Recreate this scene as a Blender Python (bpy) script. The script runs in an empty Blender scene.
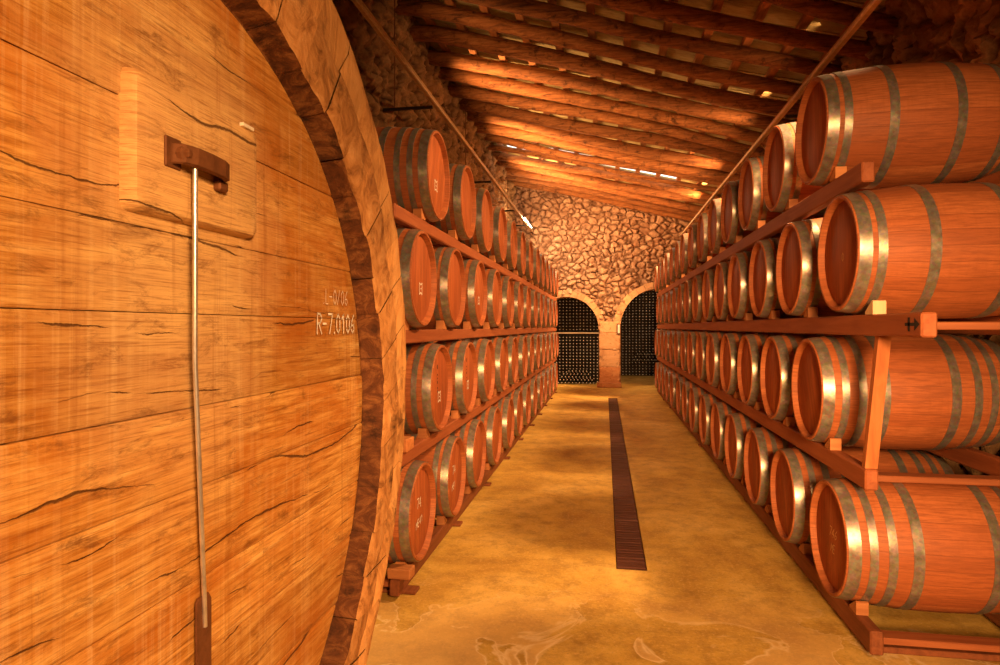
import bpy, math, random
from mathutils import Vector, Matrix, noise
random.seed(7)
PI = math.pi
sc = bpy.context.scene
COL = sc.collection
H = 1.57
ORD = ['first', 'second', 'third', 'fourth', 'fifth', 'sixth', 'seventh', 'eighth', 'ninth', 'tenth', 'eleventh',
       'twelfth', 'thirteenth', 'fourteenth', 'fifteenth', 'sixteenth', 'seventeenth', 'eighteenth', 'nineteenth',
       'twentieth', 'twenty-first', 'twenty-second']

# ------------------------------------------------------------------ materials
class N:
    """a little node-tree writer"""
    def __init__(s, name):
        s.m = bpy.data.materials.new(name); s.m.use_nodes = True
        s.t = s.m.node_tree; s.b = s.t.nodes['Principled BSDF']
        s.co = s.t.nodes.new('ShaderNodeTexCoord')
    def link(s, a, b): s.t.links.new(a, b)
    def inp(s, sock, v):
        if isinstance(v, bpy.types.NodeSocket): s.link(v, sock)
        elif v is not None: sock.default_value = v
    def map(s, scale=(1, 1, 1), rot=(0, 0, 0), src='Object', loc=(0, 0, 0)):
        n = s.t.nodes.new('ShaderNodeMapping')
        s.link(s.co.outputs[src] if isinstance(src, str) else src, n.inputs[0])
        n.inputs['Scale'].default_value = scale; n.inputs['Rotation'].default_value = rot; n.inputs['Location'].default_value = loc
        return n.outputs[0]
    def noise(s, vec, scale=5, detail=4, rough=.55, dist=0.0):
        n = s.t.nodes.new('ShaderNodeTexNoise'); s.link(vec, n.inputs['Vector'])
        n.inputs['Scale'].default_value = scale; n.inputs['Detail'].default_value = detail
        n.inputs['Roughness'].default_value = rough; n.inputs['Distortion'].default_value = dist
        return n.outputs['Fac']
    def voro(s, vec, scale=5, feature='F1', out='Distance'):
        n = s.t.nodes.new('ShaderNodeTexVoronoi'); n.feature = feature; s.link(vec, n.inputs['Vector'])
        n.inputs['Scale'].default_value = scale
        return n.outputs[out]
    def ramp(s, fac, stops):
        n = s.t.nodes.new('ShaderNodeValToRGB'); s.link(fac, n.inputs[0])
        cr = n.color_ramp
        while len(cr.elements) < len(stops): cr.elements.new(.5)
        for e, (p, c) in zip(cr.elements, stops):
            e.position = p
            if isinstance(c, (int, float)): c = (c, c, c)
            e.color = (*c[:3], 1)
        return n.outputs[0]
    def mix(s, fac, a, b, mode='MIX'):
        n = s.t.nodes.new('ShaderNodeMix'); n.data_type = 'RGBA'; n.blend_type = mode
        s.inp(n.inputs[0], fac)
        for k, v in ((6, a), (7, b)):
            if isinstance(v, tuple): v = (*v[:3], 1)
            s.inp(n.inputs[k], v)
        return n.outputs[2]
    def math(s, op, a, b=None, c=None):
        n = s.t.nodes.new('ShaderNodeMath'); n.operation = op
        for k, v in enumerate((a, b, c)):
            if v is not None: s.inp(n.inputs[k], v)
        return n.outputs[0]
    def sep(s, vec):
        n = s.t.nodes.new('ShaderNodeSeparateXYZ'); s.link(vec, n.inputs[0]); return n.outputs
    def comb(s, x, y, z):
        n = s.t.nodes.new('ShaderNodeCombineXYZ')
        for k, v in enumerate((x, y, z)): s.inp(n.inputs[k], v)
        return n.outputs[0]
    def attr(s, name):
        n = s.t.nodes.new('ShaderNodeAttribute'); n.attribute_name = name; return n.outputs['Fac']
    def white(s, v):
        n = s.t.nodes.new('ShaderNodeTexWhiteNoise'); n.noise_dimensions = '1D'; s.link(v, n.inputs['W']); return n.outputs['Value']
    def rnd(s):
        n = s.t.nodes.new('ShaderNodeObjectInfo'); return n.outputs['Random']
    def done(s, color, rough=.6, metal=0.0, bump=None, strength=.3, dist=.01, spec=None):
        if isinstance(color, tuple): color = (*color[:3], 1)
        s.inp(s.b.inputs['Base Color'], color); s.inp(s.b.inputs['Roughness'], rough); s.inp(s.b.inputs['Metallic'], metal)
        if spec is not None: s.b.inputs['Specular IOR Level'].default_value = spec
        if bump is not None:
            n = s.t.nodes.new('ShaderNodeBump'); n.inputs['Strength'].default_value = strength
            n.inputs['Distance'].default_value = dist; s.link(bump, n.inputs['Height']); s.link(n.outputs[0], s.b.inputs['Normal'])
        return s.m

def wood(name, c1, c2, c3, along='X', rough=.6, spots=.0, tint=.25, grain=1.0):
    n = N(name)
    sc_ = {'X': (.9, 14, 14), 'Y': (14, .9, 14), 'Z': (14, 14, .9)}[along]
    v = n.map(sc_)
    off = n.t.nodes.new('ShaderNodeVectorMath'); off.operation = 'ADD'; n.link(v, off.inputs[0])
    r = n.rnd(); n.link(n.comb(n.math('MULTIPLY', r, 37.), n.math('MULTIPLY', r, 11.), n.math('MULTIPLY', r, 23.)), off.inputs[1])
    g = n.noise(off.outputs[0], 2.2 * grain, 6, .65, .6)
    big = n.noise(n.map((1.6, 1.6, 1.6)), 2.0, 3, .5)
    col = n.ramp(g, [(.25, c3), (.5, c1), (.75, c2)])
    col = n.mix(n.math('MULTIPLY', n.math('SUBTRACT', big, .3), .9), col, c3, 'MIX')
    if spots:
        k = n.ramp(n.noise(n.map((2, 2, 2)), 4., 5, .7), [(.56, 0.), (.72, 1.)])
        col = n.mix(n.math('MULTIPLY', k, spots), col, tuple(x * .12 for x in c3))
    hv = n.t.nodes.new('ShaderNodeHueSaturation'); n.link(col, hv.inputs['Color'])
    n.link(n.math('ADD', 1 - tint / 2, n.math('MULTIPLY', r, tint)), hv.inputs['Value'])
    return n.done(hv.outputs[0], rough, 0, g, .35, .006, spec=.3)

def barrel_wood():
    n = N('barrel_oak')
    x, y, z = n.sep(n.co.outputs['Object'])
    ang = n.math('ARCTAN2', y, z)
    st = n.math('MULTIPLY', n.math('ADD', ang, PI), 28 / (2 * PI))
    idx = n.math('FLOOR', st); fr = n.math('SUBTRACT', st, idx)
    r = n.rnd()
    w = n.white(n.math('ADD', idx, n.math('MULTIPLY', r, 91.)))
    col = n.ramp(w, [(0., (.34, .098, .033)), (.5, (.42, .128, .043)), (1., (.48, .160, .056))])
    gv = n.comb(n.math('MULTIPLY', x, 2.2), n.math('MULTIPLY', ang, 9.), n.math('ADD', n.math('MULTIPLY', w, 30.), n.math('MULTIPLY', r, 50.)))
    g = n.noise(gv, 3.5, 6, .7, .4)
    col = n.mix(n.math('MULTIPLY', n.ramp(g, [(.40, 1.), (.58, 0.)]), .6), col, (.19, .055, .020))
    # faint saw marks across the staves
    sv = n.comb(n.math('MULTIPLY', x, 60.), n.math('MULTIPLY', ang, 1.4), r)
    s2 = n.noise(sv, 1.0, 2, .5)
    col = n.mix(n.math('MULTIPLY', n.ramp(s2, [(.5, 0.), (.72, 1.)]), .30), col, (.30, .09, .025))
    # wine stains
    k = n.ramp(n.noise(n.map((2, 3, 3), loc=(0, 0, 0)), 2.3, 4, .6), [(.60, 0.), (.75, 1.)])
    col = n.mix(n.math('MULTIPLY', k, .35), col, (.27, .07, .03))
    seam = n.ramp(n.math('ABSOLUTE', n.math('SUBTRACT', fr, .5)), [(.455, 0.), (.5, 1.)])
    col = n.mix(n.math('MULTIPLY', seam, .5), col, (.16, .05, .018))
    h = n.math('SUBTRACT', n.math('MULTIPLY', g, .35), seam)
    return n.done(col, .55, 0, h, .25, .003, spec=.3)

def head_wood():
    n = N('barrel_head_oak')
    x, y, z = n.sep(n.co.outputs['Object'])
    r = n.rnd()
    st = n.math('ADD', n.math('MULTIPLY', y, 11.), 20.)
    idx = n.math('FLOOR', st); fr = n.math('SUBTRACT', st, idx)
    w = n.white(n.math('ADD', idx, n.math('MULTIPLY', r, 57.)))
    col = n.ramp(w, [(0., (.38, .100, .034)), (1., (.48, .142, .048))])
    gv = n.comb(n.math('MULTIPLY', y, 30.), n.math('MULTIPLY', z, 2.2), n.math('ADD', n.math('MULTIPLY', w, 9.), n.math('MULTIPLY', r, 77.)))
    g = n.noise(gv, 1.3, 5, .6, .5)
    col = n.mix(n.math('MULTIPLY', n.ramp(g, [(.4, 1.), (.62, 0.)]), .6), col, (.21, .06, .019))
    seam = n.ramp(n.math('ABSOLUTE', n.math('SUBTRACT', fr, .5)), [(.475, 0.), (.5, 1.)])
    col = n.mix(n.math('MULTIPLY', seam, .6), col, (.14, .045, .015))
    return n.done(col, .55, 0, n.math('SUBTRACT', n.math('MULTIPLY', g, .3), seam), .25, .003, spec=.2)

def galvanised():
    n = N('galvanised_hoop_steel')
    v = n.voro(n.map((1, 1, 1)), 70, 'F1', 'Color')
    k = n.noise(n.map((1, 1, 1)), 25, 4, .6)
    col = n.ramp(k, [(.3, (.22, .185, .145)), (.6, (.32, .285, .24)), (.8, (.44, .40, .345))])
    col = n.mix(.16, col, v, 'OVERLAY')
    return n.done(col, n.math('ADD', .24, n.math('MULTIPLY', k, .2)), .62, k, .12, .002)

def cask_wood():
    n = N('old_cask_oak')
    tint = n.attr('tint')
    off = n.comb(n.math('MULTIPLY', tint, 13.), n.math('MULTIPLY', tint, 29.), n.math('MULTIPLY', tint, 7.))
    def shifted(scale):
        a = n.t.nodes.new('ShaderNodeVectorMath'); a.operation = 'ADD'
        n.link(n.map(scale), a.inputs[0]); n.link(off, a.inputs[1]); return a.outputs[0]
    g = n.noise(shifted((5, 1.3, 22)), 2.0, 8, .70, .9)
    fine = n.noise(shifted((8, 5, 170)), 1.6, 6, .72)
    big = n.noise(n.map((1, 1.3, 2.4)), 1.7, 7, .68, .6)
    col = n.ramp(g, [(.30, (.20, .068, .010)), (.43, (.48, .22, .042)), (.56, (.66, .365, .10)), (.74, (.80, .54, .21))])
    col = n.mix(n.ramp(big, [(.40, 0.), (.66, .9)]), col, (.42, .13, .012), 'MIX')
    hv = n.t.nodes.new('ShaderNodeHueSaturation'); n.link(col, hv.inputs['Color'])
    n.link(n.math('ADD', .86, n.math('MULTIPLY', tint, .24)), hv.inputs['Value']); col = hv.outputs[0]
    P = n.sep(n.co.outputs['Object'])
    # bleached halo round the little door, strengthened to paint in a brighter centre
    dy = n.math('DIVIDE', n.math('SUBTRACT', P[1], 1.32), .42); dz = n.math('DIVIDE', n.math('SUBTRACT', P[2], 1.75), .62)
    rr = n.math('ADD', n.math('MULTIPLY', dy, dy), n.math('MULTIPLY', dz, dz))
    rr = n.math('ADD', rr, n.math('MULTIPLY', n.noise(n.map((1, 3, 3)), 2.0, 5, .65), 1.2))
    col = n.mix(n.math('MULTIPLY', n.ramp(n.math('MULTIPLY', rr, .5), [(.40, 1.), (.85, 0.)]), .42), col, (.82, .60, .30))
    # old drips running down: pale and brown vertical streaks
    dr = n.noise(n.map((3, 30, .5)), 1.5, 5, .65)
    patch = n.ramp(n.noise(n.map((1, 1.6, 1.0), loc=(0, 3.1, 0)), 1.7, 3), [(.42, 0.), (.60, 1.)])
    col = n.mix(n.math('MULTIPLY', n.math('MULTIPLY', n.ramp(dr, [(.50, 0.), (.66, 1.)]), patch), .34), col, (.80, .60, .32))
    dr2 = n.noise(n.map((3, 17, .4), loc=(5, 2, 0)), 1.5, 5, .65)
    col = n.mix(n.math('MULTIPLY', n.ramp(dr2, [(.58, 0.), (.72, 1.)]), .5), col, (.27, .085, .012))
    # dark grain flecks, worm holes and blotches
    col = n.mix(n.math('MULTIPLY', n.ramp(fine, [(.50, 0.), (.66, 1.)]), .66), col, (.22, .072, .012))
    bl = n.ramp(n.noise(shifted((2, 3.0, 9)), 2.2, 9, .80, .5), [(.53, 0.), (.66, 1.)])
    col = n.mix(n.math('MULTIPLY', bl, .68), col, (.15, .05, .010))
    # checks: long dark splits along the grain
    w = n.noise(shifted((1.5, 1.3, 1.0)), 1.3, 2, .5); w2 = n.noise(shifted((9, 9, 9)), 2.5, 4, .7)
    cz = n.math('ADD', n.math('MULTIPLY', P[2], 8.), n.math('ADD', n.math('MULTIPLY', w, 1.5), n.math('ADD', n.math('MULTIPLY', w2, .10), n.math('MULTIPLY', tint, 3.))))
    cf = n.math('ABSOLUTE', n.math('SUBTRACT', n.math('FRACT', cz), .5))
    gate = n.ramp(n.noise(shifted((1, 1.5, 4.5)), 1.8, 3, .6), [(.50, 0.), (.68, 1.)])
    ck = n.ramp(n.math('DIVIDE', cf, n.math('ADD', n.math('MULTIPLY', gate, .035), .0005)), [(.35, 1.), (1., 0.)])
    ck = n.math('MULTIPLY', ck, n.math('MINIMUM', n.math('MULTIPLY', gate, 3.), 1.))
    col = n.mix(n.math('MULTIPLY', ck, .85), col, (.06, .018, .004))
    h = n.math('SUBTRACT', n.math('MULTIPLY', n.math('ADD', g, fine), .35), ck)
    return n.done(col, .62, 0, h, .75, .006, spec=.25)

def rough_oak(name, a, b, c, s=1.0, along=(9, 9, 9)):
    n = N(name)
    g = n.noise(n.map(along), 1.5 * s, 8, .7, 1.2)
    k = n.noise(n.map((1, 1, 1)), 7. * s, 6, .7)
    col = n.ramp(g, [(.30, c), (.5, a), (.72, b)])
    col = n.mix(n.ramp(k, [(.55, 0.), (.70, .9)]), col, tuple(x * .35 for x in c))
    tn = n.attr('tint'); hv = n.t.nodes.new('ShaderNodeHueSaturation'); n.link(col, hv.inputs['Color'])
    n.link(n.math('ADD', .82, n.math('MULTIPLY', tn, .3)), hv.inputs['Value'])
    return n.done(hv.outputs[0], .75, 0, n.math('ADD', g, k), .8, .012, spec=.2)

def stone(name, a, b, mortar, scale=1.0):
    n = N(name)
    t = n.attr('tint'); m = n.attr('joint')
    k = n.noise(n.map((1, 1, 1)), 9 * scale, 8, .7)
    col = n.mix(t, a, b)
    col = n.mix(n.math('MULTIPLY', n.ramp(k, [(.35, 1.), (.6, 0.)]), .6), col, tuple(x * .35 for x in a))
    col = n.mix(n.ramp(m, [(.0, 0.), (1., 1.)]), col, mortar)
    return n.done(col, .9, 0, k, .9, .04, spec=.15)

def concrete():
    n = N('ochre_concrete')
    v = n.map((1, 1, 1))
    a = n.noise(v, 1.1, 9, .68, .6); b = n.noise(v, 5.5, 10, .75); f = n.noise(v, 48, 5, .7)
    col = n.ramp(a, [(.32, (.40, .215, .036)), (.5, (.62, .40, .082)), (.66, (.78, .55, .16))])
    col = n.mix(n.math('MULTIPLY', n.ramp(b, [(.34, 1.), (.54, 0.)]), .65), col, (.25, .135, .025))
    col = n.mix(n.math('MULTIPLY', n.ramp(f, [(.52, 0.), (.66, 1.)]), .45), col, (.80, .56, .22))
    col = n.mix(n.math('MULTIPLY', n.ramp(n.noise(n.map((1, 1, 1), loc=(7, 2, 0)), 70, 4, .7), [(.56, 0.), (.70, 1.)]), .5), col, (.20, .10, .02))
    # pale scuffed patches with crisp dried edges near the entrance end
    e = n.noise(n.map((1, 1, 1), loc=(3.3, .4, 0)), 1.35, 5, .55, .9)
    y = n.sep(n.co.outputs['Object'])[1]
    near = n.ramp(n.math('MULTIPLY', y, .1), [(.30, 1.), (.40, 0.)])
    edge = n.math('MULTIPLY', n.ramp(n.math('ABSOLUTE', n.math('SUBTRACT', e, .52)), [(.0, 1.), (.012, 0.)]), near)
    inside = n.math('MULTIPLY', n.ramp(e, [(.52, 0.), (.53, 1.)]), near)
    col = n.mix(n.math('MULTIPLY', inside, .45), col, (.80, .54, .25))
    col = n.mix(n.math('MULTIPLY', edge, .8), col, (.92, .74, .44))
    cr = n.voro(n.map((1, 1, 1), loc=(1.7, .3, 0)), .8, 'DISTANCE_TO_EDGE')
    h = n.math('ADD', n.math('MULTIPLY', b, .5), n.math('MULTIPLY', f, .25))
    return n.done(col, n.math('ADD', .48, n.math('MULTIPLY', b, .3)), 0, h, .35, .012, spec=.35)

def plain(name, c, rough=.6, metal=0., spec=None, bump=0.):
    n = N(name); k = n.noise(n.map((1, 1, 1)), 30, 5, .6)
    col = n.ramp(k, [(.3, tuple(x * .75 for x in c)), (.7, tuple(min(1, x * 1.15) for x in c))])
    return n.done(col, rough, metal, k if bump else None, bump, .004, spec)

def emit(name, c, s):
    m = bpy.data.materials.new(name); m.use_nodes = True; b = m.node_tree.nodes['Principled BSDF']
    b.inputs['Base Color'].default_value = (.8, .8, .8, 1)
    b.inputs['Emission Color'].default_value = (*c, 1); b.inputs['Emission Strength'].default_value = s
    return m

M = dict(
    strip=plain('edge_glint_paint', (.85, .72, .50), .35, .2),  # pale colour put in for the light along the rail edges
    base=wood('floor_rack_timber', (.22, .070, .026), (.30, .10, .038), (.13, .038, .014), 'Y', .6, .3, .15),
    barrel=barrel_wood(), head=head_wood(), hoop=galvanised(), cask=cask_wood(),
    ring=rough_oak('weathered_stave_end', (.50, .235, .075), (.68, .38, .155), (.20, .075, .02), 1.0, (6, 6, 6)),
    board=rough_oak('outer_stave_face', (.60, .30, .10), (.74, .43, .18), (.30, .12, .035), .8, (4, 7, 3)),
    croze=rough_oak('dark_croze', (.10, .033, .010), (.26, .11, .035), (.03, .010, .004), 1.3, (5, 8, 8)),
    rail=wood('rack_timber', (.33, .100, .036), (.40, .13, .048), (.22, .058, .020), 'Y', .6, .0, .15),
    cross=wood('rack_crossbar_timber', (.30, .095, .034), (.38, .13, .047), (.20, .055, .019), 'X', .6, .0, .2),
    post=wood('rack_post_timber', (.44, .15, .045), (.54, .20, .07), (.30, .09, .03), 'Z', .6, .0, .2),
    chock=wood('chock_timber', (.50, .20, .07), (.60, .27, .10), (.34, .12, .04), 'X', .6, .0, .4),
    pale=wood('pale_chock', (.72, .52, .30), (.80, .60, .36), (.60, .40, .22), 'Z', .7, .0, .1),
    rafter=rough_oak('rafter_log', (.24, .085, .024), (.40, .165, .052), (.045, .015, .006), 1.1, (1.6, 14, 14)),
    batten=wood('roof_batten', (.42, .17, .055), (.52, .23, .08), (.26, .09, .03), 'Y', .7, .2, .3),
    steel=plain('bright_steel', (.80, .80, .80), .32, .85), rust=plain('rusty_iron', (.17, .065, .024), .7, .3, .3, .8),
    darksteel=plain('weathered_rail_steel', (.62, .44, .22), .4, .25), black=plain('blackened_iron', (.035, .022, .015), .6, .5),
    glass=plain('dark_bottle_glass', (.003, .002, .002), .4, 0, .08), cap=plain('pale_bottle_capsule', (.80, .64, .48), .5, .1),
    chalk=plain('white_chalk', (.85, .80, .70), .9), soot=plain('black_brand', (.015, .008, .005), .9),
    ochre=plain('yellow_chalk', (.75, .45, .18), .9),
    grate=wood('drain_cover', (.085, .026, .016), (.13, .042, .024), (.045, .014, .009), 'X', .55, .5, .1),
    concrete=concrete(),
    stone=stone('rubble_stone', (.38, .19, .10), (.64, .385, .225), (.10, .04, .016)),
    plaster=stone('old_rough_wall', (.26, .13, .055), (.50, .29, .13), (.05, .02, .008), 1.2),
    ashlar=rough_oak('dressed_stone', (.56, .30, .14), (.66, .38, .20), (.42, .20, .085), .6, (3, 3, 5)),
    redstone=rough_oak('red_stained_stone', (.46, .19, .075), (.56, .28, .12), (.28, .09, .035), .6, (3, 3, 7)),
    tile=wood('pale_roof_board', (.40, .32, .14), (.50, .42, .21), (.20, .13, .05), 'X', .8, .25, .1),
    tube=emit('lit_tube', (1, .82, .55), 9.),
    white=plain('white_face', (.75, .68, .55), .6),
)

# ------------------------------------------------------------------ mesh helpers
class MB:
    def __init__(s): s.v = []; s.f = []; s.mi = []; s.a = {}
    def poly(s, pts, faces, mi=0, **attr):
        o = len(s.v); s.v += [tuple(p) for p in pts]
        s.f += [tuple(i + o for i in f) for f in faces]; s.mi += [mi] * len(faces)
        for k, val in attr.items():
            L = s.a.setdefault(k, []); L += [0.] * (o - len(L)); L += (val if isinstance(val, list) else [val] * len(pts))
    def box(s, lo, hi, mi=0, bev=0.0, jit=0.0, **attr):
        x0, y0, z0 = lo; x1, y1, z1 = hi
        b = min(bev, (x1 - x0) / 3, (y1 - y0) / 3, (z1 - z0) / 3)
        j = lambda: random.uniform(-jit, jit)
        if b <= 0:
            P = [(x + j(), y + j(), z + j()) for z in (z0, z1) for y in (y0, y1) for x in (x0, x1)]
            s.poly(P, [(0, 2, 3, 1), (4, 5, 7, 6), (0, 1, 5, 4), (2, 6, 7, 3), (0, 4, 6, 2), (1, 3, 7, 5)], mi, **attr); return
        # chamfered box: three vertices per corner
        P = []
        for iz in (0, 1):
            for iy in (0, 1):
                for ix in (0, 1):
                    X, Y, Z = (x0, x1)[ix], (y0, y1)[iy], (z0, z1)[iz]
                    dx, dy, dz = (b, -b)[ix], (b, -b)[iy], (b, -b)[iz]
                    q = (j(), j(), j())
                    P += [(X + q[0], Y + dy + q[1], Z + dz + q[2]), (X + dx + q[0], Y + q[1], Z + dz + q[2]), (X + dx + q[0], Y + dy + q[1], Z + q[2])]
        c = lambda ix, iy, iz, k: (iz * 4 + iy * 2 + ix) * 3 + k
        F = []
        for ix in (0, 1):
            q = [c(ix, 0, 0, 0), c(ix, 1, 0, 0), c(ix, 1, 1, 0), c(ix, 0, 1, 0)]; F.append(q if ix else q[::-1])
            q = [c(0, ix, 0, 1), c(1, ix, 0, 1), c(1, ix, 1, 1), c(0, ix, 1, 1)]; F.append(q[::-1] if ix else q)
            q = [c(0, 0, ix, 2), c(1, 0, ix, 2), c(1, 1, ix, 2), c(0, 1, ix, 2)]; F.append(q if ix else q[::-1])
        for a_ in (0, 1):
            for b_ in (0, 1):
                F.append([c(0, a_, b_, 1), c(1, a_, b_, 1), c(1, a_, b_, 2), c(0, a_, b_, 2)])
                F.append([c(a_, 0, b_, 0), c(a_, 1, b_, 0), c(a_, 1, b_, 2), c(a_, 0, b_, 2)])
                F.append([c(a_, b_, 0, 0), c(a_, b_, 1, 0), c(a_, b_, 1, 1), c(a_, b_, 0, 1)])
                for e in (0, 1): F.append([c(a_, b_, e, 0), c(a_, b_, e, 1), c(a_, b_, e, 2)])
        s.poly(P, F, mi, **attr)
    def lathe_x(s, prof, n=40, mi=None, cap0=False, cap1=False, loop=False):
        o = len(s.v); m = len(prof)
        for i in range(n):
            a = 2 * PI * i / n; ca, sa = math.cos(a), math.sin(a)
            for x, r in prof: s.v.append((x, r * ca, r * sa))
        for i in range(n):
            j = (i + 1) % n
            for k in range(m if loop else m - 1):
                l = (k + 1) % m
                s.f.append((o + i * m + k, o + i * m + l, o + j * m + l, o + j * m + k)); s.mi.append(mi[k] if mi else 0)
        if cap0: s.f.append(tuple(o + i * m for i in range(n))); s.mi.append(0)
        if cap1: s.f.append(tuple(o + i * m + m - 1 for i in reversed(range(n)))); s.mi.append(0)
    def tube(s, pts, r, n=8, mi=0, **attr):
        pts = [Vector(p) for p in pts]; R = r if isinstance(r, list) else [r] * len(pts)
        V = []; F = []
        for k, p in enumerate(pts):
            t = (pts[min(k + 1, len(pts) - 1)] - pts[max(k - 1, 0)]).normalized()
            u = t.cross(Vector((0, 0, 1)) if abs(t.z) < .9 else Vector((1, 0, 0))).normalized(); w = t.cross(u)
            for i in range(n):
                a = 2 * PI * i / n; V.append(p + R[k] * (math.cos(a) * u + math.sin(a) * w))
        for k in range(len(pts) - 1):
            for i in range(n):
                j = (i + 1) % n; F.append((k * n + i, k * n + j, k * n + n + j, k * n + n + i))
        F.append(tuple(range(n))[::-1]); F.append(tuple((len(pts) - 1) * n + i for i in range(n)))
        s.poly(V, F, mi, **attr)
    def build(s, name, mats, parent=None, smooth=None, loc=None, weld=False):
        me = bpy.data.meshes.new(name); me.from_pydata(s.v, [], s.f)
        for m in (mats if isinstance(mats, list) else [mats]): me.materials.append(m)
        me.polygons.foreach_set('material_index', s.mi)
        for k, L in s.a.items():
            L += [0.] * (len(s.v) - len(L)); at = me.attributes.new(k, 'FLOAT', 'POINT'); at.data.foreach_set('value', L)
        me.update()
        import bmesh as bm_
        b = bm_.new(); b.from_mesh(me)
        if weld: bm_.ops.remove_doubles(b, verts=b.verts, dist=.0004)
        bm_.ops.recalc_face_normals(b, faces=b.faces); b.to_mesh(me); b.free()
        if smooth is not None:
            me.shade_smooth(); me.set_sharp_from_angle(angle=math.radians(smooth))
        o = bpy.data.objects.new(name, me); COL.objects.link(o); o.parent = parent
        if loc: o.location = loc
        return o

def tag(o, label, cat, group=None, kind=None):
    o['label'] = label; o['category'] = cat
    if group: o['group'] = group
    if kind: o['kind'] = kind
    return o
def empty(name, loc=(0, 0, 0)):
    o = bpy.data.objects.new(name, None); o.location = loc; o.empty_display_size = .1; COL.objects.link(o); return o
def structure(o, label=None, cat=None):
    o['kind'] = 'structure'
    if label: o['label'] = label
    if cat: o['category'] = cat
    return o
def copy_of(o, parent=None, name=None):
    c = o.copy(); COL.objects.link(c); c.parent = parent; return c

# ------------------------------------------------------------------ setting
XL, XR = -2.47, 2.52           # side walls
YB, YF = -3.2, 16.9            # back wall, end wall
ALC = 22.2
def roof_z(x): return 5.56 - .235 * (x + 2.45)      # underside of the roof boards

# floor with a slot for the drain
b = MB()
dx0, dx1, dy0, dy1 = .072, .27, 4.22, 14.4
z = 0
for lo, hi in (((-4.2, YB - .4, -.12), (dx0, ALC + .4, 0)), ((dx1, YB - .4, -.12), (4.6, ALC + .4, 0)),
               ((dx0, YB - .4, -.12), (dx1, dy0, 0)), ((dx0, dy1, -.12), (dx1, ALC + .4, 0)), ((dx0, dy0, -.12), (dx1, dy1, -.08))):
    b.box(lo, hi)
structure(b.build('floor', M['concrete']), 'ochre concrete cellar floor running between the barrel racks', 'floor')

root = empty('drain_cover', (0, 0, 0)); tag(root, 'long dark drain cover strip set into the concrete floor', 'drain cover')
y = dy0 + .004; k = 0
cuts = [dy0 + .004, 6.25, 7.9, 9.7, 11.9, dy1 - .004]
for y0, y1 in zip(cuts, cuts[1:]):
    b = MB(); yy = y0
    b.box((dx0 + .004, y0, -.05), (dx1 - .004, y1 - .012, -.034), 0)
    while yy < y1 - .03:
        w = random.uniform(.05, .06)
        b.box((dx0 + .004, yy, -.034), (dx1 - .004, min(yy + w - .009, y1 - .012), -.008 + random.uniform(-.003, .002)), 0, .003); yy += w
    b.build('cover_panel', M['grate'], root)

# stone relief walls: a grid of points pushed out by rounded stones
def relief(u, v, seed, sx, sz, depth, rough):
    p = Vector((u * sx, v * sz, seed)); p += .35 * noise.noise_vector(Vector((u * 2.1, v * 2.1, seed))) + .22 * noise.noise_vector(Vector((u * 8, v * 8, seed)))
    d, pts = noise.voronoi(p)
    e = d[1] - d[0]; r = min(1., e / .28); r = r * r * (3 - 2 * r)
    t = min(1., max(0., .5 + .8 * noise.noise(pts[0] * 7.3) + .25 * noise.noise(Vector((u * 11, v * 11, seed)))))
    h = depth * r * (.55 + .45 * t) + rough * noise.fractal(Vector((u * 5, v * 5, seed)), .85, 2.1, 6)
    return h, t, 1 - min(1., e / .14)
def stone_grid(name, fn, us, vs, seed, sx, sz, depth, rough, mat, keep=None):
    """fn(u, v, h) -> point; v runs 0..1 between the bounds fn knows"""
    P, T, J = [], [], []
    for u in us:
        for v in vs:
            p, tt, jj = fn(u, v); P.append(p); T.append(tt); J.append(jj)
    n = len(vs); F = [(i * n + k, i * n + n + k, i * n + n + k + 1, i * n + k + 1) for i in range(len(us) - 1) for k in range(n - 1)]
    b = MB(); b.poly(P, F, 0, tint=T, joint=J); return b
lin = lambda a, c, n: [a + (c - a) * i / (n - 1) for i in range(n)]

def left_fn(u, v):
    zz = v * (roof_z(XL) + .25)
    h, t, j = relief(u, zz, 3.1, 3.4, 3.4, .07, .10)
    h += .11 * noise.noise(Vector((u * 1.3, zz * .35, 9.)))
    return (XL + h, u, zz), t, j
b = stone_grid('wall_left', left_fn, lin(YB, 3.4, 40) + lin(3.45, YF + .3, 400), lin(0, .35, 14) + lin(.365, 1, 110), 3, 0, 0, 0, 0, None)
structure(b.build('wall_left', M['plaster'], smooth=50), 'rough old rubble wall rising behind the left barrels', 'wall')
def right_fn(u, v):
    zz = v * (roof_z(XR) + .25)
    h, t, j = relief(u, zz, 7.7, 3.4, 3.8, .09, .11)
    return (XR - h, u, zz), t, j
b = stone_grid('wall_right', right_fn, lin(YB, 1.4, 30) + lin(1.42, 7.4, 190) + lin(7.45, YF + .3, 130), lin(0, .4, 16) + lin(.415, 1, 90), 3, 0, 0, 0, 0, None)
structure(b.build('wall_right', M['plaster'], smooth=50), 'dark rubble stone wall behind the right barrels', 'wall')
b = MB(); b.box((XL - .3, YB - .3, 0), (XR + .3, YB, roof_z(XL) + .4)); structure(b.build('wall_back', M['plaster']))

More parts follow.
